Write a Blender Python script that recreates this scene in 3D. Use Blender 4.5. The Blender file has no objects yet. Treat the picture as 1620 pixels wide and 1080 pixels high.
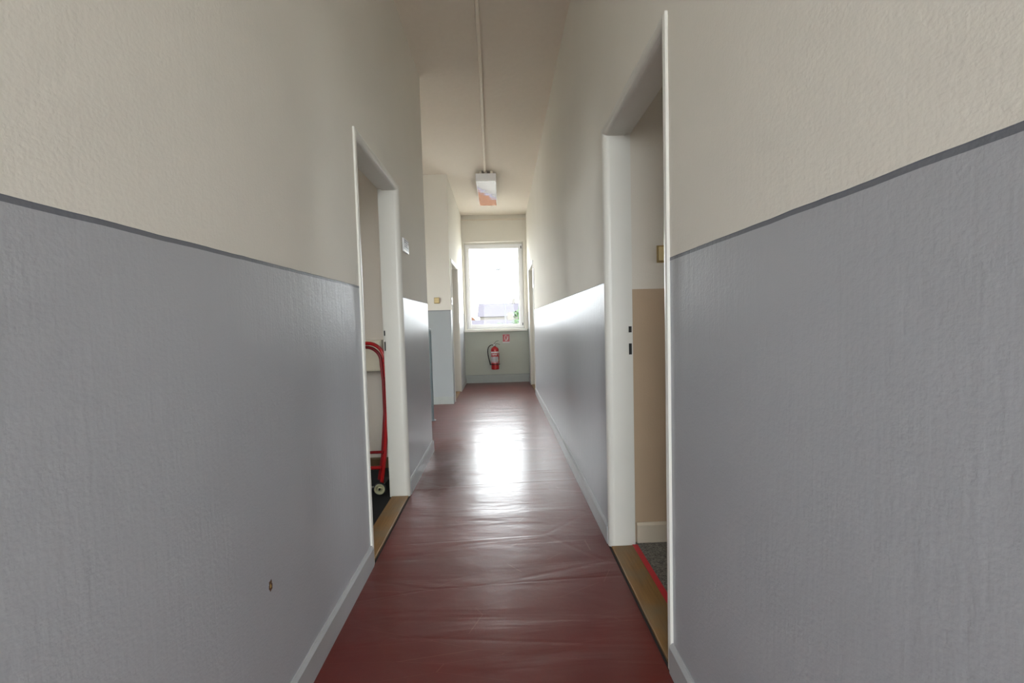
import bpy, bmesh, math, random
from mathutils import Vector, Matrix
random.seed(7)
C = bpy.context.scene.collection
PI = math.pi
S = bpy.context.scene

# ------------------------------------------------------------------ camera
CAM_H = 1.15
YAW, PITCH, ROLL = 0.02537, -0.04634, -0.02705
cd = bpy.data.cameras.new('camera'); cam = bpy.data.objects.new('camera', cd); C.objects.link(cam)
cd.sensor_width = 36.0; cd.lens = 650.0 / 1620.0 * 36.0; cd.clip_start = 0.02; cd.clip_end = 600
fwd = Vector((math.sin(YAW) * math.cos(PITCH), math.cos(YAW) * math.cos(PITCH), math.sin(PITCH)))
right = Vector((math.cos(YAW), -math.sin(YAW), 0)); up = right.cross(fwd)
r_ = right * math.cos(ROLL) + up * math.sin(ROLL)
u_ = -right * math.sin(ROLL) + up * math.cos(ROLL)
M4 = Matrix((r_, u_, -fwd)).transposed().to_4x4(); M4.translation = Vector((0, 0, CAM_H))
cam.matrix_world = M4
S.camera = cam

# ------------------------------------------------------------------ sky, exposure
SKY = 9.0
w = bpy.data.worlds.new('overcast_sky'); S.world = w; w.use_nodes = True
nt = w.node_tree; bg = nt.nodes['Background']
tc = nt.nodes.new('ShaderNodeTexCoord'); cn = nt.nodes.new('ShaderNodeTexNoise'); cn.inputs['Scale'].default_value = 2.2
cn.inputs['Detail'].default_value = 4
rp = nt.nodes.new('ShaderNodeValToRGB')
rp.color_ramp.elements[0].position = .35; rp.color_ramp.elements[0].color = (0.87, 0.90, 0.96, 1)
rp.color_ramp.elements[1].position = .7; rp.color_ramp.elements[1].color = (1.0, 1.0, 1.0, 1)
nt.links.new(tc.outputs['Generated'], cn.inputs['Vector']); nt.links.new(cn.outputs['Fac'], rp.inputs['Fac'])
nt.links.new(rp.outputs['Color'], bg.inputs['Color']); bg.inputs['Strength'].default_value = SKY
w.cycles.sampling_method = 'AUTOMATIC'
S.view_settings.view_transform = 'Standard'; S.view_settings.look = 'None'
S.view_settings.gamma = 1.0; S.view_settings.use_curve_mapping = False
S.view_settings.exposure = 1.12
S.cycles.max_bounces = 14; S.cycles.diffuse_bounces = 9; S.cycles.glossy_bounces = 5; S.cycles.transparent_max_bounces = 12
S.cycles.use_denoising = True; S.cycles.sample_clamp_indirect = 12.0
S.cycles.caustics_reflective = True; S.cycles.blur_glossy = 0.6

def portal(name, loc, direction, sx, sy):
    """sky portal in a modelled window opening: guides sampling of the sky, gives off no light of its own"""
    l = bpy.data.lights.new(name, 'AREA'); l.shape = 'RECTANGLE'; l.size = sx; l.size_y = sy
    l.cycles.is_portal = True
    o = bpy.data.objects.new(name, l); C.objects.link(o); o.location = loc
    o.rotation_euler = Vector(direction).to_track_quat('-Z', 'Z').to_euler()
    return o

# ------------------------------------------------------------------ measures (metres)
XL, XR = -0.655, 0.528          # corridor walls
YB, YF = 0.10, 7.93             # mouth of the corridor beside the camera, far wall
HY, HX0, HX1 = -3.2, -2.2, 2.2  # unseen hall behind the camera, made wide for more light from behind
YE = 3.72                       # where the left wall ends at the stairs
YC = 5.9                        # wall beyond the stairs
XF = -0.71                      # left wall of the far end
T = 0.12
DADO = 1.336
CZ0, CZ1 = 3.315, 3.20
def ceil_z(y): return CZ0 if y < YE else CZ0 + (CZ1 - CZ0) * (y - YE) / (YF - YE)

# ------------------------------------------------------------------ materials
def nodes(m):
    m.use_nodes = True
    return m.node_tree, m.node_tree.nodes['Principled BSDF']
def N(nt, t, **kw):
    n = nt.nodes.new(t)
    for k, v in kw.items():
        if k in n.inputs: n.inputs[k].default_value = v
        else: setattr(n, k, v)
    return n
def math_n(nt, op, a, b=None, clamp=False):
    n = nt.nodes.new('ShaderNodeMath'); n.operation = op; n.use_clamp = clamp
    for i, v in enumerate((a, b)):
        if v is None: continue
        if isinstance(v, (int, float)): n.inputs[i].default_value = v
        else: nt.links.new(v, n.inputs[i])
    return n.outputs[0]
def mixc(nt, fac, a, b):
    n = nt.nodes.new('ShaderNodeMix'); n.data_type = 'RGBA'
    for s, v in ((0, fac), (6, a), (7, b)):
        if isinstance(v, (int, float)): n.inputs[s].default_value = v
        elif isinstance(v, tuple): n.inputs[s].default_value = (*v, 1)
        else: nt.links.new(v, n.inputs[s])
    return n.outputs[2]
def mixf(nt, fac, a, b):
    n = nt.nodes.new('ShaderNodeMix'); n.data_type = 'FLOAT'
    for s, v in ((0, fac), (2, a), (3, b)):
        if isinstance(v, (int, float)): n.inputs[s].default_value = v
        else: nt.links.new(v, n.inputs[s])
    return n.outputs[0]
def srgb(r, g, b):
    f = lambda c: (c / 255 / 12.92) if c / 255 <= .04045 else ((c / 255 + .055) / 1.055) ** 2.4
    return (f(r), f(g), f(b))
def simple(name, col, rough=.5, metal=0., var=.06, scale=30, bump=0.0, coat=0.0, spec=.5):
    m = bpy.data.materials.new(name); nt, b = nodes(m)
    g = N(nt, 'ShaderNodeNewGeometry'); no = N(nt, 'ShaderNodeTexNoise', Scale=scale, Detail=4.0)
    nt.links.new(g.outputs['Position'], no.inputs['Vector'])
    c2 = tuple(max(0, c * (1 - var * 2)) for c in col)
    nt.links.new(mixc(nt, no.outputs['Fac'], c2, col), b.inputs['Base Color'])
    b.inputs['Roughness'].default_value = rough; b.inputs['Metallic'].default_value = metal
    b.inputs['Coat Weight'].default_value = coat; b.inputs['Specular IOR Level'].default_value = spec
    if bump:
        bp = N(nt, 'ShaderNodeBump', Strength=1.0, Distance=bump); nt.links.new(no.outputs['Fac'], bp.inputs['Height'])
        nt.links.new(bp.outputs['Normal'], b.inputs['Normal'])
    return m

CREAM = srgb(217, 213, 204)
GREY = srgb(166, 168, 173)
def wall_paint(name, upper, lower, dado, stripe=None, low_rough=.285, chip=None, stripe_w=.008):
    m = bpy.data.materials.new(name); nt, b = nodes(m); L = nt.links
    g = N(nt, 'ShaderNodeNewGeometry'); sx = N(nt, 'ShaderNodeSeparateXYZ'); L.new(g.outputs['Position'], sx.inputs[0])
    wob = N(nt, 'ShaderNodeTexNoise', Scale=9.0, Detail=2.0); L.new(g.outputs['Position'], wob.inputs['Vector'])
    z = math_n(nt, 'ADD', sx.outputs['Z'], math_n(nt, 'MULTIPLY', math_n(nt, 'SUBTRACT', wob.outputs['Fac'], .5), .004))
    low = math_n(nt, 'LESS_THAN', z, dado)
    # blotchy paint
    big = N(nt, 'ShaderNodeTexNoise', Scale=1.7, Detail=5.0); L.new(g.outputs['Position'], big.inputs['Vector'])
    up_c = mixc(nt, big.outputs['Fac'], tuple(c * .93 for c in upper), tuple(min(1, c * 1.04) for c in upper))
    lo_c = mixc(nt, big.outputs['Fac'], tuple(c * .90 for c in lower), tuple(min(1, c * 1.06) for c in lower))
    # small scuffs and specks
    sp = N(nt, 'ShaderNodeTexNoise', Scale=42.0, Detail=3.0, Roughness=.7); L.new(g.outputs['Position'], sp.inputs['Vector'])
    scuff = N(nt, 'ShaderNodeMapRange'); L.new(sp.outputs['Fac'], scuff.inputs['Value'])
    scuff.inputs['From Min'].default_value = .70; scuff.inputs['From Max'].default_value = .80; scuff.inputs['To Max'].default_value = .25
    col = mixc(nt, low, up_c, lo_c)
    if stripe:
        s = math_n(nt, 'MULTIPLY', math_n(nt, 'LESS_THAN', z, dado + .002), math_n(nt, 'GREATER_THAN', z, dado - stripe_w))
        col = mixc(nt, s, col, stripe)
    if chip:   # a small flake of paint knocked off the wall
        cx = N(nt, 'ShaderNodeVectorMath', operation='SUBTRACT'); L.new(g.outputs['Position'], cx.inputs[0]); cx.inputs[1].default_value = chip
        scn = N(nt, 'ShaderNodeVectorMath', operation='MULTIPLY'); L.new(cx.outputs[0], scn.inputs[0]); scn.inputs[1].default_value = (1, 1.0, .55)
        ln = N(nt, 'ShaderNodeVectorMath', operation='LENGTH'); L.new(scn.outputs[0], ln.inputs[0])
        cw = N(nt, 'ShaderNodeTexNoise', Scale=110.0, Detail=2.0); L.new(g.outputs['Position'], cw.inputs['Vector'])
        dd = math_n(nt, 'ADD', ln.outputs['Value'], math_n(nt, 'MULTIPLY', math_n(nt, 'SUBTRACT', cw.outputs['Fac'], .5), .012))
        f1 = math_n(nt, 'LESS_THAN', dd, .0085); f2 = math_n(nt, 'LESS_THAN', dd, .0030)
        col = mixc(nt, f1, col, srgb(84, 60, 40)); col = mixc(nt, f2, col, srgb(176, 148, 90))
    L.new(col, b.inputs['Base Color'])
    rn = mixf(nt, big.outputs['Fac'], max(.28, low_rough - .02), low_rough + .06)   # stays above .275: the denoiser treats sharper gloss apart
    L.new(mixf(nt, low, .85, rn), b.inputs['Roughness'])
    L.new(mixf(nt, low, .2, .34), b.inputs['Specular IOR Level'])
    # roller texture, vertical brush lines, drips
    mp = N(nt, 'ShaderNodeVectorMath', operation='MULTIPLY'); L.new(g.outputs['Position'], mp.inputs[0]); mp.inputs[1].default_value = (1, 1, .05)
    st = N(nt, 'ShaderNodeTexNoise', Scale=70.0, Detail=3.0); L.new(mp.outputs[0], st.inputs['Vector'])
    fi = N(nt, 'ShaderNodeTexNoise', Scale=130.0, Detail=4.0, Roughness=.6); L.new(g.outputs['Position'], fi.inputs['Vector'])
    lu = N(nt, 'ShaderNodeTexNoise', Scale=14.0, Detail=3.0); L.new(g.outputs['Position'], lu.inputs['Vector'])
    gr = N(nt, 'ShaderNodeTexVoronoi', Scale=38.0); L.new(g.outputs['Position'], gr.inputs['Vector'])
    grit = N(nt, 'ShaderNodeMapRange'); L.new(gr.outputs['Distance'], grit.inputs['Value'])
    grit.inputs['From Min'].default_value = 0.0; grit.inputs['From Max'].default_value = .16; grit.inputs['To Min'].default_value = 1; grit.inputs['To Max'].default_value = 0
    h = math_n(nt, 'ADD', math_n(nt, 'MULTIPLY', fi.outputs['Fac'], .0013), math_n(nt, 'MULTIPLY', st.outputs['Fac'], mixf(nt, low, .0006, .0011)))
    h = math_n(nt, 'ADD', h, math_n(nt, 'MULTIPLY', lu.outputs['Fac'], .0022))
    h = math_n(nt, 'ADD', h, math_n(nt, 'MULTIPLY', grit.outputs[0], .00035))
    bp = N(nt, 'ShaderNodeBump', Strength=.55, Distance=1.0); L.new(h, bp.inputs['Height']); L.new(bp.outputs['Normal'], b.inputs['Normal'])
    return m

STRIPE = srgb(105, 108, 115)
M = {}
M['wall'] = wall_paint('corridor wall paint', CREAM, GREY, DADO, STRIPE, chip=(XL, 1.118, .444))
M['wall_far'] = wall_paint('stair wall paint', CREAM, srgb(152, 157, 159), DADO + .012, STRIPE, low_rough=.42)
M['wall_end'] = wall_paint('end wall paint', CREAM, srgb(174, 178, 168), 1.02, None, low_rough=.5)
M['wall_room'] = wall_paint('room wall paint', srgb(208, 201, 190), srgb(172, 150, 126), 1.30, None, low_rough=.75)
M['wall_plain'] = wall_paint('plain room wall paint', srgb(206, 196, 184), srgb(206, 196, 184), 1.30, None, low_rough=.8)
M['base'] = simple('baseboard paint', srgb(168, 169, 171), .35, scale=12, bump=.0006)
M['base_room'] = simple('beige baseboard paint', srgb(196, 184, 166), .5, scale=12)
M['base_brown'] = simple('brown baseboard', srgb(96, 76, 50), .5, scale=20)
M['ceiling'] = simple('ceiling paint', srgb(216, 207, 194), .9, scale=25, var=.03, bump=.002)
M['frame'] = simple('cream enamel', srgb(208, 206, 199), .33, scale=8, var=.03, bump=.0012)
M['white'] = simple('white plastic', srgb(228, 228, 230), .3, var=.02)
M['sill'] = simple('white sill', srgb(225, 222, 214), .35, var=.03)
M['red'] = simple('red enamel', srgb(168, 8, 14), .35, var=.12, scale=18, coat=.3)
M['darkred'] = simple('dark red enamel', srgb(118, 7, 16), .35, var=.1, scale=18)
M['black'] = simple('black rubber', srgb(24, 24, 26), .6)
M['dark'] = simple('dark slot', srgb(22, 20, 20), .7)
M['steel'] = simple('steel', srgb(170, 170, 165), .35, metal=.9)
M['rail'] = simple('blue grey rail paint', srgb(132, 148, 154), .35, var=.05)
M['switch'] = simple('yellowed plastic', srgb(210, 190, 140), .4, var=.04)
M['switchedge'] = simple('switch bezel', srgb(160, 136, 84), .4)
M['signgrey'] = simple('grey sign plate', srgb(160, 163, 168), .35)
M['signtext'] = simple('grey print', srgb(86, 88, 94), .6)
M['label'] = simple('paper label', srgb(214, 212, 214), .5, var=.05)
M['labeltext'] = simple('label print', srgb(120, 116, 128), .6)
M['yellow'] = simple('yellow sticker', srgb(206, 178, 84), .5)
M['blackfloor'] = simple('black floor', srgb(11, 11, 12), .8, scale=9)
M['box'] = simple('cream box enamel', srgb(214, 204, 182), .4, var=.03)
M['tape'] = simple('red tape', srgb(190, 40, 52), .5, var=.1, scale=40)
M['trunk'] = simple('trunking plastic', srgb(226, 218, 204), .55, var=.04)
M['wheel'] = simple('dirty wheel plastic', srgb(178, 174, 140), .5, var=.15, scale=60)
M['leaf'] = simple('door leaf', srgb(196, 186, 168), .45)
M['concrete'] = simple('stair concrete', srgb(140, 136, 132), .7, bump=.001)

def mirror():
    m = bpy.data.materials.new('polished lamp cover'); nt, b = nodes(m)
    g = N(nt, 'ShaderNodeNewGeometry'); no = N(nt, 'ShaderNodeTexNoise', Scale=5.0, Detail=2.0); nt.links.new(g.outputs['Position'], no.inputs['Vector'])
    b.inputs['Base Color'].default_value = (.78, .78, .80, 1); b.inputs['Metallic'].default_value = 1; b.inputs['Roughness'].default_value = .03
    bp = N(nt, 'ShaderNodeBump', Strength=.25, Distance=.004); nt.links.new(no.outputs['Fac'], bp.inputs['Height']); nt.links.new(bp.outputs['Normal'], b.inputs['Normal'])
    return m
M['mirror'] = mirror()
def glass():
    m = bpy.data.materials.new('window glass'); m.use_nodes = True; nt = m.node_tree
    for n in list(nt.nodes): nt.nodes.remove(n)
    o = N(nt, 'ShaderNodeOutputMaterial'); mx = N(nt, 'ShaderNodeMixShader'); tr = N(nt, 'ShaderNodeBsdfTransparent'); gl = N(nt, 'ShaderNodeBsdfGlossy', Roughness=.02)
    tr.inputs['Color'].default_value = (.95, .97, .96, 1)
    fr = N(nt, 'ShaderNodeFresnel', IOR=1.45)
    nt.links.new(math_n(nt, 'MULTIPLY', fr.outputs[0], .2), mx.inputs[0]); nt.links.new(tr.outputs[0], mx.inputs[1]); nt.links.new(gl.outputs[0], mx.inputs[2]); nt.links.new(mx.outputs[0], o.inputs[0])
    return m
M['glass'] = glass()

def floor_mat():
    m = bpy.data.materials.new('dark red linoleum'); nt, b = nodes(m); L = nt.links
    g = N(nt, 'ShaderNodeNewGeometry'); P = g.outputs['Position']
    n1 = N(nt, 'ShaderNodeTexNoise', Scale=3.0, Detail=6.0, Roughness=.6); L.new(P, n1.inputs['Vector'])
    base = mixc(nt, n1.outputs['Fac'], srgb(80, 22, 18), srgb(104, 36, 31))
    # fine speckle
    n2 = N(nt, 'ShaderNodeTexNoise', Scale=220.0, Detail=2.0); L.new(P, n2.inputs['Vector'])
    base = mixc(nt, math_n(nt, 'MULTIPLY', n2.outputs['Fac'], .35), base, srgb(60, 18, 16))
    # brown stains beside the left wall
    def stain(cx, cy, rx, ry, thr, col, fac, scale=5.0):
        nonlocal base
        v = N(nt, 'ShaderNodeVectorMath', operation='SUBTRACT'); L.new(P, v.inputs[0]); v.inputs[1].default_value = (cx, cy, 0)
        v2 = N(nt, 'ShaderNodeVectorMath', operation='MULTIPLY'); L.new(v.outputs[0], v2.inputs[0]); v2.inputs[1].default_value = (1 / rx, 1 / ry, 0)
        ln = N(nt, 'ShaderNodeVectorMath', operation='LENGTH'); L.new(v2.outputs[0], ln.inputs[0])
        nn = N(nt, 'ShaderNodeTexNoise', Scale=scale, Detail=5.0, Roughness=.65); L.new(P, nn.inputs['Vector'])
        d = math_n(nt, 'ADD', ln.outputs['Value'], math_n(nt, 'MULTIPLY', math_n(nt, 'SUBTRACT', nn.outputs['Fac'], .5), 2.0))
        mr = N(nt, 'ShaderNodeMapRange'); L.new(d, mr.inputs['Value'])
        mr.inputs['From Min'].default_value = thr; mr.inputs['From Max'].default_value = thr - .45; mr.inputs['To Max'].default_value = fac
        base = mixc(nt, mr.outputs[0], base, col)
        return mr.outputs[0]
    s1 = stain(-.50, 3.02, .17, .34, 1.1, srgb(80, 34, 22), .8)
    s2 = stain(-.52, 3.75, .16, .4, 1.1, srgb(84, 36, 26), .7)
    s3 = stain(-.1, 7.85, .8, .16, 1.0, srgb(74, 42, 30), .75)
    s4 = stain(-.6, 4.25, .25, .15, .9, srgb(80, 42, 36), .5)
    # thin pale scratches
    sc = N(nt, 'ShaderNodeVectorMath', operation='MULTIPLY'); L.new(P, sc.inputs[0]); sc.inputs[1].default_value = (.7, 5.0, 1)
    vo = N(nt, 'ShaderNodeTexVoronoi', Scale=2.3); vo.feature = 'DISTANCE_TO_EDGE'; L.new(sc.outputs[0], vo.inputs['Vector'])
    lm = math_n(nt, 'MULTIPLY', math_n(nt, 'LESS_THAN', vo.outputs['Distance'], .0035), .09)
    base = mixc(nt, lm, base, srgb(170, 120, 110))
    # dirt along the skirting of both walls
    L.new(base, b.inputs['Base Color'])
    rr = N(nt, 'ShaderNodeTexNoise', Scale=2.2, Detail=5.0, Roughness=.65); L.new(P, rr.inputs['Vector'])
    mr = N(nt, 'ShaderNodeMapRange'); L.new(rr.outputs['Fac'], mr.inputs['Value'])
    mr.inputs['From Min'].default_value = .3; mr.inputs['From Max'].default_value = .7; mr.inputs['To Min'].default_value = .19; mr.inputs['To Max'].default_value = .25
    ro = math_n(nt, 'MINIMUM', math_n(nt, 'ADD', mr.outputs[0], math_n(nt, 'MULTIPLY', math_n(nt, 'ADD', s1, s2), .06)), .262)
    b.inputs['Roughness'].default_value = .42
    smax = math_n(nt, 'MAXIMUM', s1, s2)
    L.new(math_n(nt, 'SUBTRACT', .25, math_n(nt, 'MULTIPLY', smax, .18)), b.inputs['Specular IOR Level'])
    b.inputs['Coat Weight'].default_value = .45; b.inputs['Coat IOR'].default_value = 1.5; L.new(ro, b.inputs['Coat Roughness'])
    L.new(math_n(nt, 'SUBTRACT', .5, math_n(nt, 'MULTIPLY', smax, .38)), b.inputs['Coat Weight'])
    # long cross-wise ripples of the loose lino
    rv = N(nt, 'ShaderNodeVectorMath', operation='MULTIPLY'); L.new(P, rv.inputs[0]); rv.inputs[1].default_value = (.8, 4.0, 1)
    w1 = N(nt, 'ShaderNodeTexNoise', Scale=1.6, Detail=3.0, Roughness=.45, Distortion=.6); L.new(rv.outputs[0], w1.inputs['Vector'])
    w2 = N(nt, 'ShaderNodeTexNoise', Scale=26.0, Detail=3.0); L.new(P, w2.inputs['Vector'])
    ck = N(nt, 'ShaderNodeVectorMath', operation='MULTIPLY'); L.new(P, ck.inputs[0]); ck.inputs[1].default_value = (.55, 2.2, 1)
    cv = N(nt, 'ShaderNodeTexVoronoi', Scale=1.25); cv.feature = 'DISTANCE_TO_EDGE'; L.new(ck.outputs[0], cv.inputs['Vector'])
    cr = N(nt, 'ShaderNodeMapRange'); L.new(cv.outputs['Distance'], cr.inputs['Value'])
    cr.inputs['From Min'].default_value = 0; cr.inputs['From Max'].default_value = .02; cr.inputs['To Min'].default_value = -1; cr.inputs['To Max'].default_value = 0
    h = math_n(nt, 'ADD', math_n(nt, 'MULTIPLY', w1.outputs['Fac'], .009), math_n(nt, 'MULTIPLY', w2.outputs['Fac'], .0006))
    h = math_n(nt, 'ADD', h, math_n(nt, 'MULTIPLY', cr.outputs[0], .0006))
    bp = N(nt, 'ShaderNodeBump', Strength=.55, Distance=1.0); L.new(h, bp.inputs['Height']); L.new(bp.outputs['Normal'], b.inputs['Normal']); L.new(bp.outputs['Normal'], b.inputs['Coat Normal'])
    return m
M['floor'] = floor_mat()

def wood_mat():
    m = bpy.data.materials.new('worn varnished wood'); nt, b = nodes(m); L = nt.links
    g = N(nt, 'ShaderNodeNewGeometry'); P = g.outputs['Position']
    v = N(nt, 'ShaderNodeVectorMath', operation='MULTIPLY'); L.new(P, v.inputs[0]); v.inputs[1].default_value = (1, .06, 1)
    n = N(nt, 'ShaderNodeTexNoise', Scale=90.0, Detail=5.0); L.new(v.outputs[0], n.inputs['Vector'])
    n2 = N(nt, 'ShaderNodeTexNoise', Scale=7.0, Detail=4.0); L.new(P, n2.inputs['Vector'])
    c = mixc(nt, n.outputs['Fac'], srgb(98, 70, 36), srgb(142, 106, 58))
    mr = N(nt, 'ShaderNodeMapRange'); L.new(n2.outputs['Fac'], mr.inputs['Value']); mr.inputs['From Min'].default_value = .45; mr.inputs['From Max'].default_value = .7
    c = mixc(nt, mr.outputs[0], c, srgb(114, 96, 70))
    L.new(c, b.inputs['Base Color']); b.inputs['Roughness'].default_value = .45
    return m
M['wood'] = wood_mat()
def carpet_mat():
    m = bpy.data.materials.new('grey flecked carpet'); nt, b = nodes(m); L = nt.links
    g = N(nt, 'ShaderNodeNewGeometry'); P = g.outputs['Position']
    v = N(nt, 'ShaderNodeVectorMath', operation='MULTIPLY'); L.new(P, v.inputs[0]); v.inputs[1].default_value = (1, 2.2, 1)
    n = N(nt, 'ShaderNodeTexNoise', Scale=120.0, Detail=4.0, Roughness=.8); L.new(v.outputs[0], n.inputs['Vector'])
    r = N(nt, 'ShaderNodeValToRGB'); L.new(n.outputs['Fac'], r.inputs['Fac'])
    r.color_ramp.elements[0].position = .38; r.color_ramp.elements[0].color = (*srgb(48, 46, 44), 1)
    r.color_ramp.elements[1].position = .62; r.color_ramp.elements[1].color = (*srgb(150, 146, 136), 1)
    L.new(r.outputs[0], b.inputs['Base Color']); b.inputs['Roughness'].default_value = .95
    bp = N(nt, 'ShaderNodeBump', Strength=1, Distance=.004); L.new(n.outputs['Fac'], bp.inputs['Height']); L.new(bp.outputs['Normal'], b.inputs['Normal'])
    return m
M['carpet'] = carpet_mat()

# ------------------------------------------------------------------ mesh helpers
class MB:
    def __init__(s): s.v = []; s.f = []; s.sm = []
    def add(s, vs, fs, smooth=False):
        o = len(s.v); s.v += [tuple(v) for v in vs]; s.f += [tuple(i + o for i in f) for f in fs]; s.sm += [smooth] * len(fs); return s
    def box(s, x0, x1, y0, y1, z0, z1):
        x0, x1 = sorted((x0, x1)); y0, y1 = sorted((y0, y1)); z0, z1 = sorted((z0, z1))
        v = [(x, y, z) for z in (z0, z1) for y in (y0, y1) for x in (x0, x1)]
        return s.add(v, [(0, 2, 3, 1), (4, 5, 7, 6), (0, 1, 5, 4), (2, 6, 7, 3), (0, 4, 6, 2), (1, 3, 7, 5)])
    def tube(s, pts, r, n=12, caps=True):
        pts = [Vector(p) for p in pts]; rings = []; u = None
        for i, p in enumerate(pts):
            t = ((pts[min(i + 1, len(pts) - 1)] - p).normalized() + (p - pts[max(i - 1, 0)]).normalized()).normalized()
            if u is None: u = t.orthogonal().normalized()
            u = (u - t * u.dot(t)).normalized(); w_ = t.cross(u)
            rr = r[i] if isinstance(r, (list, tuple)) else r
            rings.append([p + (u * math.cos(2 * PI * k / n) + w_ * math.sin(2 * PI * k / n)) * rr for k in range(n)])
        vs = [q for R in rings for q in R]
        fs = [(i * n + k, i * n + (k + 1) % n, (i + 1) * n + (k + 1) % n, (i + 1) * n + k) for i in range(len(pts) - 1) for k in range(n)]
        s.add(vs, fs, True)
        if caps: s.add(rings[0], [tuple(range(n))[::-1]]); s.add(rings[-1], [tuple(range(n))])
        return s
    def lathe(s, prof, c, axis=(0, 0, 1), n=32):
        ax = Vector(axis).normalized(); u = ax.orthogonal().normalized(); w_ = ax.cross(u); c = Vector(c)
        vs = [c + ax * z + (u * math.cos(2 * PI * k / n) + w_ * math.sin(2 * PI * k / n)) * max(r, 1e-5) for r, z in prof for k in range(n)]
        fs = [(i * n + k, i * n + (k + 1) % n, (i + 1) * n + (k + 1) % n, (i + 1) * n + k) for i in range(len(prof) - 1) for k in range(n)]
        return s.add(vs, fs, True)
    def prism(s, poly, off):
        """closed polygon poly (3D points) extruded by the vector off"""
        n = len(poly); off = Vector(off); a = [Vector(p) for p in poly]; b = [p + off for p in a]
        return s.add(a + b, [tuple(range(n))[::-1], tuple(range(n, 2 * n))] + [(i, (i + 1) % n, n + (i + 1) % n, n + i) for i in range(n)])
    def build(s, name, mat, parent=None, bevel=0.0, seg=2):
        me = bpy.data.meshes.new(name); off = parent_world(parent)
        me.from_pydata([(v[0] - off[0], v[1] - off[1], v[2] - off[2]) for v in s.v], [], s.f)
        bm = bmesh.new(); bm.from_mesh(me); bmesh.ops.recalc_face_normals(bm, faces=bm.faces); bm.to_mesh(me); bm.free()
        me.polygons.foreach_set('use_smooth', s.sm); me.materials.append(mat)
        o = bpy.data.objects.new(name, me); C.objects.link(o)
        if parent: o.parent = parent
        if bevel:
            md = o.modifiers.new('bevel', 'BEVEL'); md.width = bevel; md.segments = seg; md.limit_method = 'ANGLE'
        return o
def parent_world(p):
    v = Vector((0, 0, 0))
    while p: v += p.location; p = p.parent
    return v
def tag(o, label=None, cat=None, group=None, kind=None):
    if label: o['label'] = label
    if cat: o['category'] = cat
    if group: o['group'] = group
    if kind: o['kind'] = kind
    return o
def thing(name, label, cat, loc, group=None, kind=None):
    o = bpy.data.objects.new(name, None); C.objects.link(o); o.location = loc; o.empty_display_size = .1
    return tag(o, label, cat, group, kind)
def struct(name, mb, mat, label=None, bevel=0):
    o = mb.build(name, mat, bevel=bevel); o['kind'] = 'structure'
    if label: o['label'] = label
    return o
def wall_y(mb, x0, x1, y0, y1, ztop, holes):
    """wall running along y between x0 and x1 with openings (ya, yb, za, zb)"""
    cur = y0
    for ya, yb, za, zb in sorted(holes):
        mb.box(x0, x1, cur, ya, 0, ztop)
        if za > 0: mb.box(x0, x1, ya, yb, 0, za)
        mb.box(x0, x1, ya, yb, zb, ztop); cur = yb
    mb.box(x0, x1, cur, y1, 0, ztop); return mb
def wall_x(mb, y0, y1, x0, x1, ztop, holes, zbot=0):
    cur = x0
    for xa, xb, za, zb in sorted(holes):
        mb.box(cur, xa, y0, y1, zbot, ztop)
        if za > zbot: mb.box(xa, xb, y0, y1, zbot, za)
        mb.box(xa, xb, y0, y1, zb, ztop); cur = xb
    mb.box(cur, x1, y0, y1, zbot, ztop); return mb

# ------------------------------------------------------------------ the setting
LD = (1.94, 2.76, 2.065)    # left door: outer y0, y1, top
RD = (1.27, 2.05, 2.075)    # right door
FL = (6.02, 6.98, 2.10)     # far left door
FR = (6.52, 7.50, 2.12)     # far right door
ZT = 3.5
RX, LX = 3.4, -3.2          # outer walls of the rooms either side
YR0, YL0 = 0.36, 0.36

o = struct('wall_left', wall_y(MB(), XL - T, XL, YB, YE, ZT, [(LD[0], LD[1], 0, LD[2])]), M['wall'], 'left corridor wall, cream above a grey painted dado')
o = struct('wall_right', wall_y(MB(), XR, XR + T, YB, YF + .3, ZT, [(RD[0], RD[1], 0, RD[2]), (FR[0], FR[1], 0, FR[2])]), M['wall'], 'long right corridor wall, cream above a glossy grey dado')
o = struct('wall_far_left', wall_y(MB(), XF - T, XF, YC + T, YF + .3, ZT, [(FL[0] + .04, FL[1], 0, FL[2])]), M['wall'])
# far end wall with window opening
WX0, WX1, WZ0, WZ1 = -.68, .465, 1.0, 2.70
struct('wall_end', wall_x(MB(), YF, YF + .3, XF, XR, ZT, [(WX0, WX1, WZ0, WZ1)]), M['wall_end'], 'end wall below and around the window')
struct('wall_stairs', MB().box(LX, XF, YC, YC + T, -2.6, ZT), M['wall_far'], 'wall facing the camera beyond the stair opening')
BW = (-1.7, 1.7, .75, 2.85)   # unseen hall window, enlarged to brighten the corridor from behind
struct('wall_hall_back', wall_x(MB(), HY - .3, HY, HX0 - .2, HX1 + .2, ZT, [BW]), M['wall'])
struct('wall_hall_left', MB().box(HX0 - .2, HX0, HY, YB, 0, ZT), M['wall'])
struct('wall_hall_right', MB().box(HX1, HX1 + .2, HY, YB, 0, ZT), M['wall'])
mb = MB(); mb.box(HX0 - .2, XL - T, YB, YB + T, 0, ZT); mb.box(XR + T, HX1 + .2, YB, YB + T, 0, ZT)
struct('wall_hall_front', mb, M['wall'])
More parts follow.
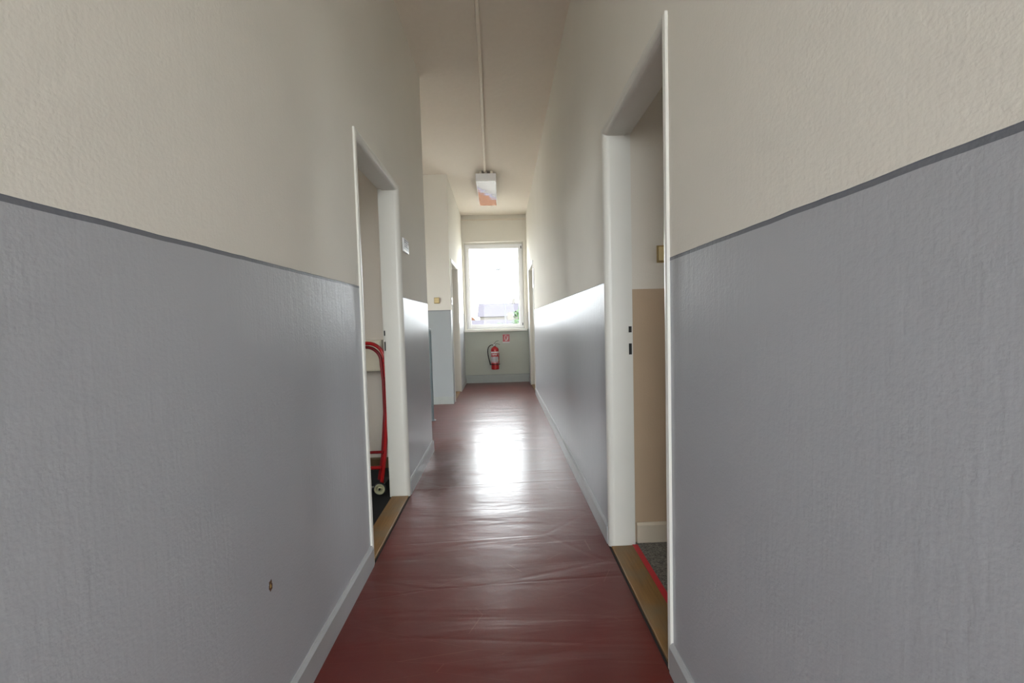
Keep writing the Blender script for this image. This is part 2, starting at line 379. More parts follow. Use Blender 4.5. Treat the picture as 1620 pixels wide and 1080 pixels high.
# rooms and stairs
struct('wall_left_room_back', MB().box(LX, XL - T, 3.32, YE, 0, ZT), M['wall_plain'])
struct('wall_left_room_front', MB().box(LX, XL - T, YL0 - T, YL0, 0, ZT), M['wall_plain'])
LW = (1.2, 2.1, .95, 2.2); SW = (4.06, 5.25, -1.2, 2.35)
mb = wall_y(MB(), LX - .3, LX, YL0 - T, 4.0, ZT, [LW])
for a in ((4.0, SW[0], -2.6, ZT), (SW[1], YC + T, -2.6, ZT), (SW[0], SW[1], -2.6, SW[2]), (SW[0], SW[1], SW[3], ZT)): mb.box(LX - .3, LX, *a)
struct('wall_outer_left', mb, M['wall_plain'])
struct('wall_right_room_back', MB().box(XR + T, RX, RD[1] + .005, RD[1] + .2, 0, ZT), M['wall_room'], 'wall of the right room, cream above tan')
struct('wall_right_room_front', MB().box(XR + T, RX, YR0 - T, YR0, 0, ZT), M['wall_room'])
RW = (.5, 1.15, .95, 2.0)
struct('wall_outer_right', wall_y(MB(), RX, RX + .3, YR0 - T, RD[1] + .2, ZT, [RW]), M['wall_room'])
# floors
mb = MB(); mb.box(XL, XR, YB, YE, -.2, 0); mb.box(HX0 - .2, HX1 + .2, HY - .3, YB, -.2, 0); mb.box(XL - T + .02, XR, YE, YF, -.2, 0)
mb.box(LX + .12, XL - T + .02, YE, 4.95, -.2, 0); mb.box(-1.05, XL - T + .02, 4.95, YC, -.2, 0)
struct('floor', mb, M['floor'], 'dark red glossy linoleum floor of the corridor')
struct('floor_left_room', MB().box(LX, XL, YL0, 3.32, -.2, -.004), M['blackfloor'], 'black floor of the left room')
struct('floor_right_room', MB().box(XR, RX, YR0, RD[1] + .1, -.2, -.01), M['concrete'])
# stair flight going down to the left
mb = MB()
for i in range(9):
    x1 = -1.05 - i * .23; mb.box(x1 - .28, x1, 4.95, YC, -2.2, -.17 * (i + 1))
struct('floor_stairs', mb, M['concrete'])
struct('wall_stair_side', MB().box(LX, -1.05, 4.93, 4.949, -2.6, -.2), M['wall_plain'])
# ceiling, dropping slightly towards the window
mb = MB()
poly = [(LX - .3, HY - .3, CZ0), (LX - .3, YE, CZ0), (LX - .3, YF + .3, ceil_z(YF + .3)), (LX - .3, YF + .3, 3.7), (LX - .3, HY - .3, 3.7)]
mb.prism(poly, (RX + .3 - LX + .3, 0, 0))
struct('ceiling', mb, M['ceiling'], 'cream plaster ceiling')

# baseboards: painted strip with a sloping upper edge
def base_y(name, side, x, y0, y1, h=.10, t=.014, mat=None):
    s = 1 if side == 'L' else -1
    prof = [(x, y0, 0), (x + s * t, y0, 0), (x + s * t, y0, h - .012), (x + s * (t * .35), y0, h), (x, y0, h)]
    return struct(name, MB().prism(prof, (0, y1 - y0, 0)), mat or M['base'])
def base_x(name, y, x0, x1, h=.10, t=.014, mat=None):
    prof = [(x0, y, 0), (x0, y - t, 0), (x0, y - t, h - .012), (x0, y - t * .35, h), (x0, y, h)]
    return struct(name, MB().prism(prof, (x1 - x0, 0, 0)), mat or M['base'])
base_y('baseboard_left_near', 'L', XL, YB, LD[0]); base_y('baseboard_left', 'L', XL, LD[1], YE)
base_y('baseboard_right_near', 'R', XR, YB, RD[0]); base_y('baseboard_right', 'R', XR, RD[1], FR[0]); base_y('baseboard_right_far', 'R', XR, FR[1], YF - .03)
base_y('baseboard_left_far', 'L', XF, FL[1], YF - .03)
M['base_end'] = simple('end baseboard paint', srgb(158, 163, 160), .5, scale=12)
base_x('baseboard_stairs', YC, -1.05, XF, h=.11, t=.008, mat=M['base_end'])
base_x('baseboard_end', YF, XF, XR, h=.155, t=.03, mat=M['base_end'])
base_x('baseboard_right_room', RD[1] + .005, XR + T + .02, RX, h=.105, mat=M['base_room'])
base_x('baseboard_left_room', 3.32, LX, XL - T, h=.085, mat=M['base_brown'])
# lintel lip over the window
struct('trim_1', MB().box(XF, XR, YF - .018, YF, 3.10, 3.125), M['ceiling'], bevel=.004)

# ------------------------------------------------------------------ door frames
def door_frame(root, xw, side, y0, y1, ztop, parent_name='door_frame'):
    """pressed-steel frame swept round the opening; xw the wall face, side -1 = room lies to the left"""
    prof = [(.0405, .0), (.0405, -.009), (.030, -.0115)]      # (u into the wall from the clear edge, v depth)
    for k in range(0, 7):
        a = k / 6 * PI / 2
        prof.append((.030 - .030 * math.sin(a) * 1.0, .0185 - .030 * math.cos(a)))
    prof += [(0, .092), (.014, .092), (.014, .124), (.0405, .124)]
    cy0, cy1, cz = y0 + .04, y1 - .04, ztop - .04
    vs = []; n = len(prof)
    for (cy, cz_, dy, dz) in ((cy0, 0, -1, 0), (cy0, cz, -1, 1), (cy1, cz, 1, 1), (cy1, 0, 1, 0)):
        for u, v in prof: vs.append((xw + side * v, cy + dy * u, cz_ + dz * u))
    fs = [(i * n + k, i * n + (k + 1) % n, (i + 1) * n + (k + 1) % n, (i + 1) * n + k) for i in range(3) for k in range(n)]
    fs += [tuple(range(n))[::-1], tuple(range(3 * n, 4 * n))]
    mb = MB(); mb.add(vs, fs)
    return mb.build(parent_name, M['frame'], root)
def strike(root, xw, side, cy1, z0, z1, v0=.098, v1=.112):
    a, b = xw + side * v0, xw + side * v1
    MB().box(a - .003 * 0, b, cy1 + .0125, cy1 + .015, z0 - .012, z1 + .012).build('strike_plate', M['frame'], root)
    MB().box(a + side * .002, b - side * .001, cy1 + .0115, cy1 + .0135, z0, z1).build('latch_hole', M['dark'], root)

d1 = thing('door_1', 'open doorway on the left with cream steel frame and wooden threshold', None, (XL, LD[0], 0), kind='structure')
door_frame(d1, XL, -1, *LD)
MB().box(XL + .004, XL - .108, LD[0] + .041, LD[1] - .041, -.02, .012).build('threshold', M['wood'], d1, bevel=.003)
for z0, z1 in ((1.085, 1.118), (.985, 1.045)):
    MB().box(XL - .112, XL - .121, LD[1] - .0285, LD[1] - .0255, z0, z1).build('latch_hole', M['dark'], d1)
MB().box(XL - .1195, XL - .1235, LD[1] - .0295, LD[1] - .0255, .955, 1.135).build('strike_plate', M['frame'], d1)
d2 = thing('door_2', 'open doorway on the right with cream steel frame and worn wooden threshold', None, (XR, RD[0], 0), kind='structure')
door_frame(d2, XR, 1, *RD)
MB().box(XR - .004, XR + .105, RD[0] + .041, RD[1] - .041, -.02, .012).build('threshold', M['wood'], d2, bevel=.003)
for z0, z1 in ((1.085, 1.115), (.975, 1.03)):
    MB().box(XR + .104, XR + .118, RD[1] - .029, RD[1] - .0255, z0, z1).build('latch_hole', M['dark'], d2)
M['gap'] = simple('dirty floor joint', srgb(34, 26, 24), .9)
MB().box(XL + .004, XL + .011, LD[0], LD[1] - .03, -.02, .003).build('floor_joint', M['gap'], d1)
MB().box(XR - .012, XR - .004, RD[0], RD[1] - .03, -.02, .003).build('floor_joint', M['gap'], d2)
for nm, xw, sd, D, lab in (('door_3', XF, -1, (FL[0] + .04, FL[1], FL[2]), 'closed door at the far end on the left'), ('door_4', XR, 1, FR, 'closed door at the far end on the right')):
    d = thing(nm, lab, None, (xw, D[0], 0), kind='structure'); door_frame(d, xw, sd, *D)
    lf = MB().box(xw + sd * .095, xw + sd * .135, D[0] + .027, D[1] - .027, .008, D[2] - .03).build('door_leaf', M['leaf'], d, bevel=.002)
    MB().box(xw + sd * .004, xw + sd * .09, D[0] + .041, D[1] - .041, -.02, .010).build('threshold', M['wood'], d)
    hy = D[0] + .12
    struct('leak_block_' + nm, MB().box(xw + sd * (T + .02), xw + sd * (T + .12), D[0] - .15, D[1] + .15, -.2, 2.4), M['wall_plain'])  # unseen box added to stop daylight leaking in behind the closed door
    struct('floor_behind_' + nm, MB().box(xw, xw + sd * (T + .02), D[0] - .1, D[1] + .1, -.2, -.02), M['concrete'])  # unseen slab added to close the light leak under the leaf
    m2 = MB(); m2.box(xw + sd * .088, xw + sd * .095, hy - .02, hy + .02, .98, 1.16); m2.tube([(xw + sd * .09, hy, 1.07), (xw + sd * .045, hy, 1.07), (xw + sd * .045, hy + .11, 1.07)], .009)
    m2.build('door_handle', M['steel'], lf if False else d)

# ------------------------------------------------------------------ windows
def make_window(name, label, y, x0, x1, z0, z1, ax='y', flip=1, detail=True):
    """single-sash plastic window; frame centred on plane y (or x when ax='x'); flip=+1 when the room lies at smaller coordinate"""
    def B(mb, a0, a1, d0, d1, b0, b1):
        d0, d1 = y + flip * d0, y + flip * d1
        return mb.box(a0, a1, d0, d1, b0, b1) if ax == 'y' else mb.box(d0, d1, a0, a1, b0, b1)
    loc = (x0, y, z0) if ax == 'y' else (y, x0, z0)
    r = thing(name, label, None, loc, kind='structure')
    def ring(a0, a1, b0, b1, wd, d0, d1):
        mb = MB(); B(mb, a0, a0 + wd, d0, d1, b0, b1); B(mb, a1 - wd, a1, d0, d1, b0, b1)
        B(mb, a0 + wd, a1 - wd, d0, d1, b0, b0 + wd); B(mb, a0 + wd, a1 - wd, d0, d1, b1 - wd, b1); return mb
    ring(x0, x1, z0, z1, .034, 0, .07).build('window_frame', M['white'], r, bevel=.003)
    s = ring(x0 + .026, x1 - .026, z0 + .026, z1 - .026, .056, -.018, .045).build('window_sash', M['white'], r, bevel=.005)
    g = MB(); B(g, x0 + .08, x1 - .08, .012, .016, z0 + .08, z1 - .08); g.build('pane', M['glass'], s)
    if detail:
        for hz in (z0 + .05, z1 - .09):
            m_ = MB(); B(m_, x1 - .030, x1 - .014, -.02, 0, hz, hz + .05); m_.build('hinge', M['dark'], r)
        m_ = MB(); B(m_, x0 + .045, x0 + .06, -.03, -.018, (z0 + z1) / 2 - .03, (z0 + z1) / 2 + .03)
        B(m_, x0 + .042, x0 + .062, -.045, -.03, (z0 + z1) / 2 - .11, (z0 + z1) / 2 + .015); m_.build('window_handle', M['white'], r, bevel=.002)
    return r
wy = YF + .10
make_window('window_1', 'white plastic window at the end of the corridor', wy, WX0 + .02, WX1 - .02, WZ0 + .04, WZ1 - .035)
struct('trim_2', MB().box(WX0, WX1, wy + .001, wy + .08, WZ0, WZ0 + .04), M['frame'])
struct('trim_3', MB().box(WX0, WX1, wy + .001, wy + .08, WZ1 - .035, WZ1), M['frame'])
struct('trim_4', MB().box(WX0, WX0 + .02, wy + .001, wy + .08, WZ0 + .04, WZ1 - .035), M['frame'])
struct('trim_5', MB().box(WX1 - .02, WX1, wy + .001, wy + .08, WZ0 + .04, WZ1 - .035), M['frame'])
mb = MB(); mb.box(XF + .002, XR - .03, YF - .07, YF, .985, 1.03); mb.box(WX0, WX1, YF, wy, .985 + .015, 1.03)
struct('window_1_sill', mb, M['sill'], bevel=.004)
make_window('window_2', None, HY - .12, BW[0], BW[1], BW[2], BW[3], flip=-1, detail=False)
make_window('fill_window_left', None, LX - .12, LW[0], LW[1], LW[2], LW[3], ax='x', flip=-1, detail=False)  # unseen window added to light the left room
make_window('window_4', None, LX - .12, SW[0], SW[1], SW[2], SW[3], ax='x', flip=-1, detail=False)
make_window('fill_window_right', None, RX + .12, RW[0], RW[1], RW[2], RW[3], ax='x', flip=1, detail=False)  # unseen window added as dim fill for the right room
portal('portal_end', ((WX0 + WX1) / 2, YF + .32, (WZ0 + WZ1) / 2), (0, -1, 0), WX1 - WX0, WZ1 - WZ0)
portal('portal_back', ((BW[0] + BW[1]) / 2, HY - .32, (BW[2] + BW[3]) / 2), (0, 1, 0), BW[1] - BW[0], BW[3] - BW[2])
portal('portal_left', (LX - .32, (LW[0] + LW[1]) / 2, (LW[2] + LW[3]) / 2), (1, 0, 0), LW[1] - LW[0], LW[3] - LW[2])
portal('portal_stairs', (LX - .32, (SW[0] + SW[1]) / 2, (SW[2] + SW[3]) / 2), (1, 0, 0), SW[1] - SW[0], SW[3] - SW[2])
portal('portal_right', (RX + .32, (RW[0] + RW[1]) / 2, (RW[2] + RW[3]) / 2), (-1, 0, 0), RW[1] - RW[0], RW[3] - RW[2])

# ------------------------------------------------------------------ right room
tag(MB().box(XR + T + .016, RX, YR0, RD[1] - .012, -.01, .004).build('carpet', M['carpet']), 'grey flecked carpet on the floor of the right room', 'carpet')
tag(MB().box(XR + .107, XR + T + .014, RD[0] + .03, RD[1] - .027, -.01, .0065).build('carpet_strip', M['tape']), 'narrow red strip between the right threshold and grey carpet', 'floor strip')
def light_switch(label, x, y, z, w_, h_, nrm=-1, slots=True):
    t = thing('light_switch', label, 'light switch', (x, y, z))
    MB().box(x - w_ / 2, x + w_ / 2, y - .009, y, z - h_ / 2, z + h_ / 2).build('mounting_plate', M['switchedge'], t, bevel=.002)
    MB().box(x - w_ / 2 + .006, x + w_ / 2 - .006, y - .020, y - .009, z - h_ / 2 + .008, z + h_ / 2 - .008).build('rocker', M['switch'], t, bevel=.003)
    if slots: MB().box(x - w_ / 2 + .012, x + w_ / 2 - .012, y - .0215, y - .020, z - .001, z + .001).build('rocker_gap', M['switchedge'], t)
    return t
light_switch('yellowed light switch on the cream wall inside the right doorway', .829, RD[1] + .005, 1.471, .085, .085, slots=False)
light_switch('small yellowed light switch on the cream wall beyond the stair railing', -.905, YC, 1.49, .078, .085)

# ------------------------------------------------------------------ left room
t = thing('wall_box', 'cream metal box on the left room wall behind the red trolley', 'wall box', (-1.15, 3.32, .79))
b_ = MB().box(-1.38, -.93, 3.20, 3.32, .80, 1.04).build('housing', M['box'], t, bevel=.006)
MB().box(-1.37, -.94, 3.195, 3.20, .812, 1.03).build('cover', M['box'], t, bevel=.002)
for dx, dz in ((0, 0), (0, .035), (-.03, .09)):
    MB().lathe([(0, .008), (.006, .008), (.008, 0)], (-1.085 + dx, 3.195, .845 + dz), (0, -1, 0), 10).build('screw', M['dark'], t)

def arc(cx, cz, r, a0, a1, n, y): return [(cx + r * math.cos(a0 + (a1 - a0) * k / n), y, cz + r * math.sin(a0 + (a1 - a0) * k / n)) for k in range(n + 1)]
def trolley():
    y = 2.80; cx = -1.06
    t = thing('hand_truck', 'red tubular hand truck with small pale wheels inside the left doorway', 'hand truck', (cx, y, 0))
    def hoop(dx_in, dz_in, yy, R):
        # half width at top, leaning legs converge slightly to the axle
        xt = .262 - dx_in; zt = 1.035 - dz_in
        pts = [(.206 - dx_in * .6, yy, .045 + dz_in * 2), (.238 - dx_in * .7, yy, .26), (.268 - dx_in * .8, yy, .56), (.272 - dx_in, yy, .78), (xt, yy, zt - R - .02)]
        pts += [(xt - R + R * math.cos(a), yy, zt - R + R * math.sin(a)) for a in [k / 8 * PI / 2 for k in range(9)]]
        left = [(-p[0], p[1], p[2]) for p in pts[::-1]]
        return [(cx + p[0], p[1], p[2]) for p in pts + left]
    MB().tube(hoop(0, 0, y, .11), .0125, 14).build('handle', M['red'], t)
    MB().tube(hoop(.024, .026, y + .006, .10), .011, 14).build('inner_frame', M['darkred'], t)
    MB().tube([(cx - .225, y - .005, .289), (cx + .240, y - .005, .289)], .010).build('crossbar', M['darkred'], t)
    MB().tube([(cx - .21, y - .008, .183), (cx + .215, y - .008, .183)], .012).build('crossbar', M['red'], t)
    for sx in (-1, 1):
        for z_ in (.93, .90, .80, .76):
            MB().tube([(cx + sx * .262, y - .018, z_), (cx + sx * .262, y + .018, z_)], .006, 8).build('bolt', M['darkred'], t)
    MB().tube([(cx - .2, y + .01, .042), (cx + .2, y + .01, .042)], .007).build('axle', M['steel'], t)
    mb = MB()
    mb.prism([(cx - .2, y + .02, .02), (cx + .2, y + .02, .02), (cx + .2, y + .24, .02), (cx - .2, y + .24, .02)], (0, 0, .006)); mb.box(cx - .2, cx + .2, y + .012, y + .02, .02, .16)
    mb.build('toe_plate', M['black'], t)
    for sx in (-1, 1):
        wx = cx + sx * .205; c = (wx, y - .028, .044)
        wh = MB().lathe([(.030, -.012), (.040, -.012), (.0435, -.006), (.0435, .006), (.040, .012), (.030, .012)], c, (0, -1, 0), 28).build('tyre', M['black'], t)
        MB().lathe([(0, .010), (.007, .010), (.009, .014), (.013, .014), (.014, .008), (.022, .007), (.024, .012), (.030, .012), (.0335, .0135), (.036, .0125), (.036, -.012), (0, -.012)], c, (0, -1, 0), 28).build('hub', M['wheel'], wh)
        MB().lathe([(0, .020), (.006, .020), (.007, .010)], c, (0, -1, 0), 12).build('axle_cap', M['dark'], wh)
    return t
trolley()

# ------------------------------------------------------------------ signs on the corridor walls
t = thing('door_sign', 'small grey door sign with lines of print beside the left doorway', 'sign', (XL, 2.9, 1.66))
pl = MB().box(XL, XL + .010, 2.835, 2.985, 1.655, 1.745).build('backing', M['white'], t, bevel=.001)
MB().box(XL + .010, XL + .012, 2.839, 2.981, 1.671, 1.741).build('plate', M['signgrey'], t)
for i, (a, b2) in enumerate(((.02, .12), (.012, .135), (.03, .10), (.012, .125))):
    mb = MB(); yy = 2.84 + a
    while yy < 2.84 + b2 - .006:
        w2 = random.uniform(.008, .022); mb.box(XL + .012, XL + .0124, yy, min(yy + w2, 2.84 + b2), 1.7295 - i * .014, 1.7355 - i * .014); yy += w2 + .004
    mb.build('print_line', M['signtext'], t)
t = thing('door_sign', 'thin white door sign edge-on beside the far right door', 'sign', (XR, 6.45, 1.67))
MB().box(XR - .012, XR, 6.36, 6.46, 1.68, 1.97).build('backing', M['white'], t, bevel=.001)
MB().box(XR - .0135, XR - .012, 6.365, 6.455, 1.70, 1.95).build('plate', M['signgrey'], t)
t = thing('wall_socket', 'small white socket on the left wall before the far door', 'socket', (XF, 6.0, 1.42))
# small white round-cornered plate close to the corner
MB().box(XF, XF + .012, 5.945, 6.02, 1.43, 1.53).build('plate', M['white'], t, bevel=.004)
MB().lathe([(0, .004), (.022, .004), (.026, .001), (.026, 0)], (XF + .012, 5.983, 1.48), (1, 0, 0), 20).build('insert', M['signgrey'], t)

# ------------------------------------------------------------------ stair railing
t = thing('stair_railing', 'blue grey tubular steel railing at the stair opening past the left wall', 'railing', (-.858, 4.93, 0))
mb = MB(); mb.tube([(-.858, 4.915, 0), (-.858, 4.915, 1.085)], .0235, 16); mb.lathe([(0, 0), (.045, 0), (.045, .006), (.024, .008)], (-.858, 4.915, 0), n=20); mb.build('post', M['rail'], t)
MB().tube([(-3.19, 4.915, 1.085), (-.84, 4.915, 1.085)], .0215, 16).build('handrail', M['rail'], t)
for z_ in (.60,):
    MB().tube([(-3.19, 4.915, z_), (-.86, 4.915, z_)], .014, 12).build('middle_rail', M['rail'], t)
mb = MB(); mb.tube([(-2.1, 4.915, 0), (-2.1, 4.915, 1.085)], .0235, 16); mb.build('post', M['rail'], t)

# ------------------------------------------------------------------ fire extinguisher and its sign
def extinguisher():
    x, y = -.134, YF - .105; z0 = .265
    t = thing('fire_extinguisher', 'red fire extinguisher with white labels hanging under the window', 'fire extinguisher', (x, y, z0))
    prof = [(0, .012), (.055, .004), (.066, 0), (.073, .006), (.074, .02), (.074, .37), (.072, .385), (.064, .405), (.045, .42), (.026, .428), (.024, .44), (0, .44)]
    body = MB().lathe(prof, (x, y, z0), n=40).build('cylinder', M['red'], t)
    # labels wrap the front of the cylinder
    def wrap(name, mat, za, zb, a0, a1, r=.0748):
        n = 20; vs = []; 
        for k in range(n + 1):
            a = a0 + (a1 - a0) * k / n
            vs += [(x + r * math.sin(a), y - r * math.cos(a), z0 + za), (x + r * math.sin(a), y - r * math.cos(a), z0 + zb)]
        mb = MB(); mb.add(vs, [(2 * k, 2 * k + 2, 2 * k + 3, 2 * k + 1) for k in range(n)], True); return mb.build(name, mat, t)
    wrap('label_band', M['label'], .318, .342, -1.25, 1.25)
    wrap('label_panel', M['label'], .268, .314, -1.2, -1.08); wrap('label_panel', M['label'], .268, .314, 1.0, 1.1)
    wrap('label_panel', M['label'], .150, .245, -1.15, .95)
    for i in range(5): wrap('print_line', M['labeltext'], .225 - i * .016, .231 - i * .016, -.9, .7 - .1 * (i % 2), .0752)
    for za, zb, sp in ((.302, .308, ((-.8, -.35), (-.2, .1), (.25, .8))), (.286, .294, ((-.7, .6),)), (.272, .278, ((-.8, -.1), (.1, .5)))):
        for a0, a1 in sp: wrap('print_mark', M['label'], za, zb, a0, a1, .0752)
    wrap('print_line', M['label'], .13, .14, -1.1, .95)
    wrap('inspection_sticker', M['yellow'], .15, .20, 1.15, 1.6, .0762)
    # strap, bracket
    MB().lathe([(.0745, -.008), (.077, -.008), (.077, .008), (.0745, .008)], (x, y, z0 + .098), n=40).build('strap', M['black'], t)
    MB().box(x - .02, x + .02, y + .07, YF, z0 + .06, z0 + .40).build('wall_bracket', M['black'], t)
    MB().box(x + .070, x + .092, y - .012, y + .012, z0 + .088, z0 + .108).build('strap_buckle', M['black'], t)
    MB().tube([(x + .078, y - .01, z0 + .12), (x + .078, y - .01, z0 + .31)], .005, 8).build('strap_rod', M['darkred'], t)
    # valve and levers
    mb = MB(); mb.lathe([(0, 0), (.022, 0), (.022, .02), (.016, .026), (.016, .05), (0, .052)], (x, y, z0 + .438), n=20); mb.box(x - .03, x + .015, y - .012, y + .012, z0 + .455, z0 + .475); mb.build('valve', M['steel'], t)
    def lever(pts, name):
        mb = MB(); 
        for (a, b2) in zip(pts[:-1], pts[1:]):
            d = Vector((b2[0] - a[0], 0, b2[1] - a[1])).normalized(); n_ = Vector((-d.z, 0, d.x)) * .0035
            A, B2 = Vector((a[0], y, a[1])), Vector((b2[0], y, b2[1]))
            mb.prism([A - n_ + Vector((0, -.011, 0)), B2 - n_ + Vector((0, -.011, 0)), B2 + n_ + Vector((0, -.011, 0)), A + n_ + Vector((0, -.011, 0))], (0, .022, 0))
        return mb.build(name, M['black'], t)
    lever([(x - .02, z0 + .476), (x + .01, z0 + .515), (x + .04, z0 + .538), (x + .075, z0 + .545)], 'squeeze_lever')
    lever([(x, z0 + .482), (x + .05, z0 + .486), (x + .10, z0 + .474)], 'carrying_handle')
    MB().lathe([(0, .01), (.012, .01), (.014, .0), (.014, -.004)], (x - .005, y - .016, z0 + .466), (0, -1, 0), 16).build('pressure_gauge', M['label'], t)
    # hose
    hp = [(-.028, .465), (-.06, .468), (-.09, .455), (-.118, .425), (-.132, .385), (-.136, .34), (-.130, .28), (-.118, .22), (-.104, .16), (-.094, .12), (-.088, .085)]
    MB().tube([(x + a, y - .02, z0 + b2) for a, b2 in hp], [.009] * 8 + [.010, .012, .012], 12).build('hose', M['black'], t)
    return t
extinguisher()
def sign():
    x0, x1, z0, z1 = .022, .158, .782, .926; y = YF
    t = thing('fire_extinguisher_sign', 'square red sign with white extinguisher symbol under the window', 'sign', (x0, y, z0))
    MB().box(x0, x1, y - .003, y, z0 - .022, z1).build('backing', M['label'], t)
    MB().box(x0 + .003, x1 - .003, y - .0045, y - .003, z0, z1 - .003).build('red_panel', M['red'], t)
    cx, cz = (x0 + x1) / 2, (z0 + z1) / 2
    # symbol: tall bottle outline with hose loop and a small flame
    loop = [(cx - .004 + .020 * math.cos(a), y - .0055, cz + .006 + .048 * math.sin(a)) for a in [PI * .5 + k / 20 * 2 * PI for k in range(20)]]
    mb = MB(); mb.tube(loop + [loop[0]], .003, 6); mb.tube([(cx - .022, y - .0055, cz + .05), (cx - .034, y - .0055, cz + .01), (cx - .030, y - .0055, cz - .03)], .002, 6)
    mb.tube([(cx + .012, y - .0055, cz - .045), (cx + .032, y - .0055, cz - .01), (cx + .040, y - .0055, cz + .045)], [.005, .006, .002], 6)
    mb.box(cx - .026, cx + .020, y - .006, y - .0045, cz - .056, cz - .049); mb.build('symbol', M['label'], t)
sign()

# ------------------------------------------------------------------ ceiling light and cable trunking
def lamp():
    # the light hangs a little lower at its window end
    x0, x1, y0, y1 = -.295, -.012, 5.78, 6.80; drop = .053
    zt0, zb0 = 3.215, 3.112
    t = thing('ceiling_light', 'rectangular ceiling light with polished cover reflecting the view outside', 'ceiling light', ((x0 + x1) / 2, (y0 + y1) / 2, zt0))
    def bx(mb, xa, xb, ya, yb, za, zb):
        v = [(x, y, z - drop * (y - y0) / (y1 - y0)) for z in (za, zb) for y in (ya, yb) for x in (xa, xb)]
        return mb.add(v, [(0, 2, 3, 1), (4, 5, 7, 6), (0, 1, 5, 4), (2, 6, 7, 3), (0, 4, 6, 2), (1, 3, 7, 5)])
    mb = MB()
    bx(mb, x0, x1, y0, y0 + .006, zb0, zt0); bx(mb, x0, x1, y1 - .006, y1, zb0, zt0); bx(mb, x0, x0 + .006, y0, y1, zb0, zt0); bx(mb, x1 - .006, x1, y0, y1, zb0, zt0); bx(mb, x0, x1, y0, y1, zt0 - .004, zt0)
    mb.build('housing', M['white'], t, bevel=.002)
    bx(MB(), x0 + .007, x1 - .007, y0 + .007, y1 - .007, zb0 - .001, zb0 + .004).build('cover', M['mirror'], t)
    for yy in (y0 + .03, y1 - .08):
        for xx in (x0 + .05, (x0 + x1) / 2 - .02, x1 - .08):
            MB().box(xx, xx + .035, yy, yy + .03, zt0 - .002 - drop * (yy + .03 - y0) / (y1 - y0), ceil_z(yy + .03)).build('mounting_block', M['trunk'], t)
    bx(MB(), x0 + .02, x1 - .02, y0 + .03, y1 - .02, zt0, zt0 + .012).build('back_plate', M['dark'], t)
lamp()
mb = MB()
segs = (((-.010, HY + .1), (-.117, YE)), ((-.117, YE), (-.166, 5.80)))
for (xa, ya), (xb, yb) in segs:
    za, zb = ceil_z(ya) - .0005, ceil_z(yb) - .0005
    mb.prism([(xa - .014, ya, za), (xa + .014, ya, za), (xa + .014, ya, za - .018), (xa + .010, ya, za - .022), (xa - .010, ya, za - .022), (xa - .014, ya, za - .018)], (xb - xa, yb - ya, zb - za))
tag(mb.build('cable_trunking', M['trunk']), 'narrow cream cable trunking running along the ceiling to the light', 'cable trunking')

# ------------------------------------------------------------------ outside
GZ = -6.5
M['yard'] = simple('pale yard concrete', srgb(182, 180, 175), .9, scale=.4, var=.08, spec=0)
M['render'] = simple('weathered house render', srgb(84, 81, 77), .9, scale=2, var=.04, spec=0)
M['roof_grey'] = simple('dark slate roof', srgb(64, 62, 67), .9, scale=3, spec=0)
M['roof_orange'] = simple('weathered clay tiles', srgb(66, 47, 36), .9, scale=4, var=.2, spec=0)
M['glassdark'] = simple('house window glass', srgb(52, 54, 62), .6, spec=0)
M['foliage'] = simple('leaf green', srgb(68, 86, 60), .9, scale=6, var=.25, spec=0)
M['bark'] = simple('bark', srgb(70, 62, 52), .9, spec=0)
M['pole'] = simple('galvanised pole', srgb(74, 75, 77), .7, spec=.1)
struct('floor_outside', MB().box(-150, 150, -120, 260, GZ - .5, GZ), M['yard'], 'pale paved ground outside the windows')
def house(label, x0, x1, y0, y1, eave, ridge, roofm, axis='x', nw=6, rows=1):
    t = thing('house', label, 'house', ((x0 + x1) / 2, (y0 + y1) / 2, GZ))
    MB().box(x0, x1, y0, y1, GZ, eave).build('wall', M['render'], t)
    e = .4; ym = (y0 + y1) / 2; xm = (x0 + x1) / 2
    if axis == 'x': MB().prism([(x0 - e, y0 - e, eave), (x0 - e, y1 + e, eave), (x0 - e, ym, ridge)], (x1 - x0 + 2 * e, 0, 0)).build('roof', roofm, t)
    else: MB().prism([(x0 - e, y0 - e, eave), (x1 + e, y0 - e, eave), (xm, y0 - e, ridge)], (0, y1 - y0 + 2 * e, 0)).build('roof', roofm, t)
    for r in range(rows):
        for i in range(nw):
            wx = x0 + (i + .5) * (x1 - x0) / nw
            MB().box(wx - .5, wx + .5, y0 - .05, y0 + .02, eave - 2.2 - r * 3, eave - .9 - r * 3).build('house_window', M['glassdark'], t)
    MB().box(xm + 1, xm + 1.6, ym - .3, ym + .3, eave, ridge + .8).build('chimney', M['render'], t)
    return t
house('long pale house with grey roof far beyond the window', -3.5, 5.5, 68, 78, 2.2, 4.6, M['roof_grey'], nw=8, rows=2)
house('pale gabled house with orange roof at the left of the far view', -7.5, -3.6, 52, 60, 1.2, 3.4, M['roof_orange'], axis='y', nw=3)
house('low white outbuilding in front of the long far house', -5, 4.5, 44, 48, .6, 1.5, M['roof_grey'], nw=7)
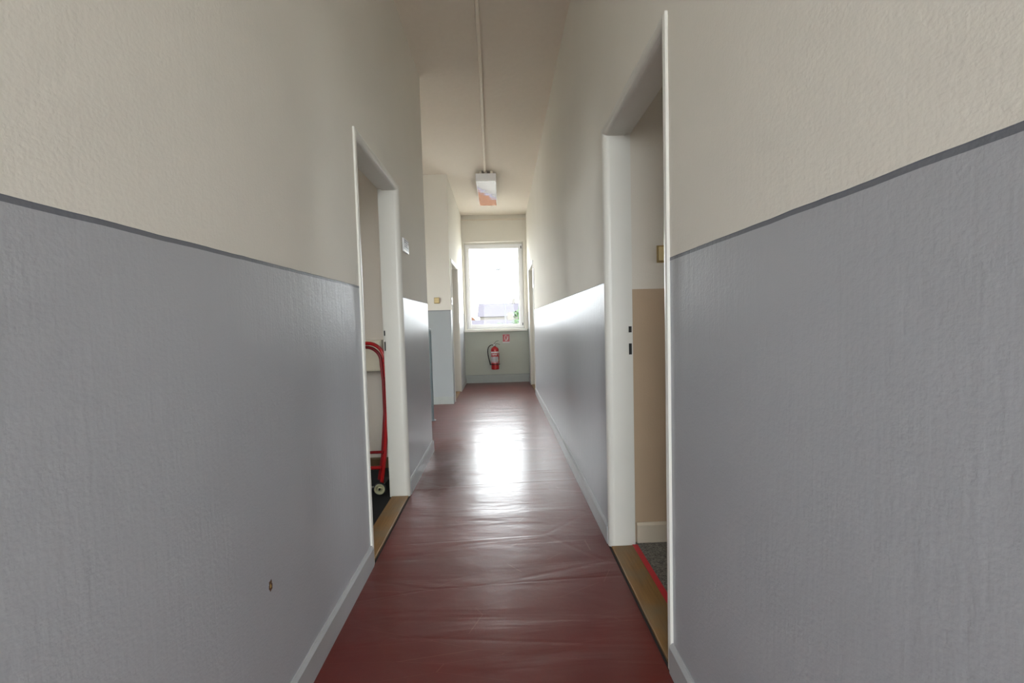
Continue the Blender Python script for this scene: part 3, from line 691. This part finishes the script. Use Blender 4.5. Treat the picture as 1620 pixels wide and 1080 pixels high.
# low orange-roofed outbuilding down in the yard, seen mirrored in the ceiling light
hh = thing('outbuilding', 'low outbuilding with orange tiled roof down in the yard near the window', 'outbuilding', (-.85, 24.1, GZ))
ox, oy = -.85, 24.1
MB().box(ox - 6, ox + 7, oy + .3, oy + 5.7, GZ, -4.6).build('wall', M['render'], hh)
MB().prism([(ox - 6.4, oy, -4.6), (ox - 6.4, oy + 6, -4.6), (ox - 6.4, oy + 3, -3.0)], (13.8, 0, 0)).build('roof', M['roof_orange'], hh)
MB().tube([(ox - 6.4, oy - .05, -4.62), (ox + 7.4, oy - .05, -4.62)], .07, 8).build('gutter', M['roof_grey'], hh)
hh.rotation_euler = (0, 0, math.atan2(.8, .6))
def tree(label, x, y, h, r, seed, n=900, zc=.62):
    rnd = random.Random(seed)
    t = thing('tree', label, 'tree', (x, y, GZ), group=None)
    mb = MB(); mb.tube([(x, y, GZ), (x + .1, y, GZ + h * .4), (x, y, GZ + h * .75)], [.22, .15, .06], 10)
    for k in range(7):
        a = rnd.uniform(0, 2 * PI); zz = GZ + h * rnd.uniform(.35, .6); mb.tube([(x, y, zz), (x + r * .6 * math.cos(a), y + r * .6 * math.sin(a), zz + r * .6)], [.07, .02], 6)
    mb.build('trunk', M['bark'], t)
    vs, fs = [], []
    mb = MB()
    for k in range(n):
        d = Vector((rnd.gauss(0, 1), rnd.gauss(0, 1), rnd.gauss(0, 1))).normalized() * (rnd.random() ** .4)
        c = Vector((x + d.x * r, y + d.y * r, GZ + h * zc + d.z * h * .36)) + Vector((math.sin(d.z * 7 + seed) * r * .12, 0, 0))
        a = Vector((rnd.gauss(0, 1), rnd.gauss(0, 1), rnd.gauss(0, 1))).normalized(); b2 = a.orthogonal().normalized(); s = rnd.uniform(.12, .24)
        mb.add([c - a * s, c + b2 * s * .5, c + a * s, c - b2 * s * .5], [(0, 1, 2, 3)])
    mb.build('crown', M['foliage'], t)
    return t
tree('bright green tree at the right edge of the window view', 1.75, 36, 9.2, 1.2, 3, 1500)
tree('small round green tree low in the middle of the window view', .0, 41, 7.8, 1.4, 5, 1100)
# greenery outside the stair window gives the green sheen on the paint
tree('leafy green tree outside the stairwell window', -9.0, 6.2, 9.5, 2.6, 11, 2600)
t = thing('street_lamp', 'slender street lamp with small head in the window view', 'street lamp', (.22, 20, GZ))
MB().tube([(.22, 20, GZ), (.22, 20, 2.0), (.22, 20, 3.62)], [.06, .03, .022], 10).build('pole', M['pole'], t)
mb = MB(); mb.tube([(.22, 20, 3.6), (.1, 20, 3.72), (-.02, 20, 3.74)], .03, 8); mb.box(-.2, .02, 19.92, 20.08, 3.69, 3.76); mb.build('lamp_head', M['pole'], t)
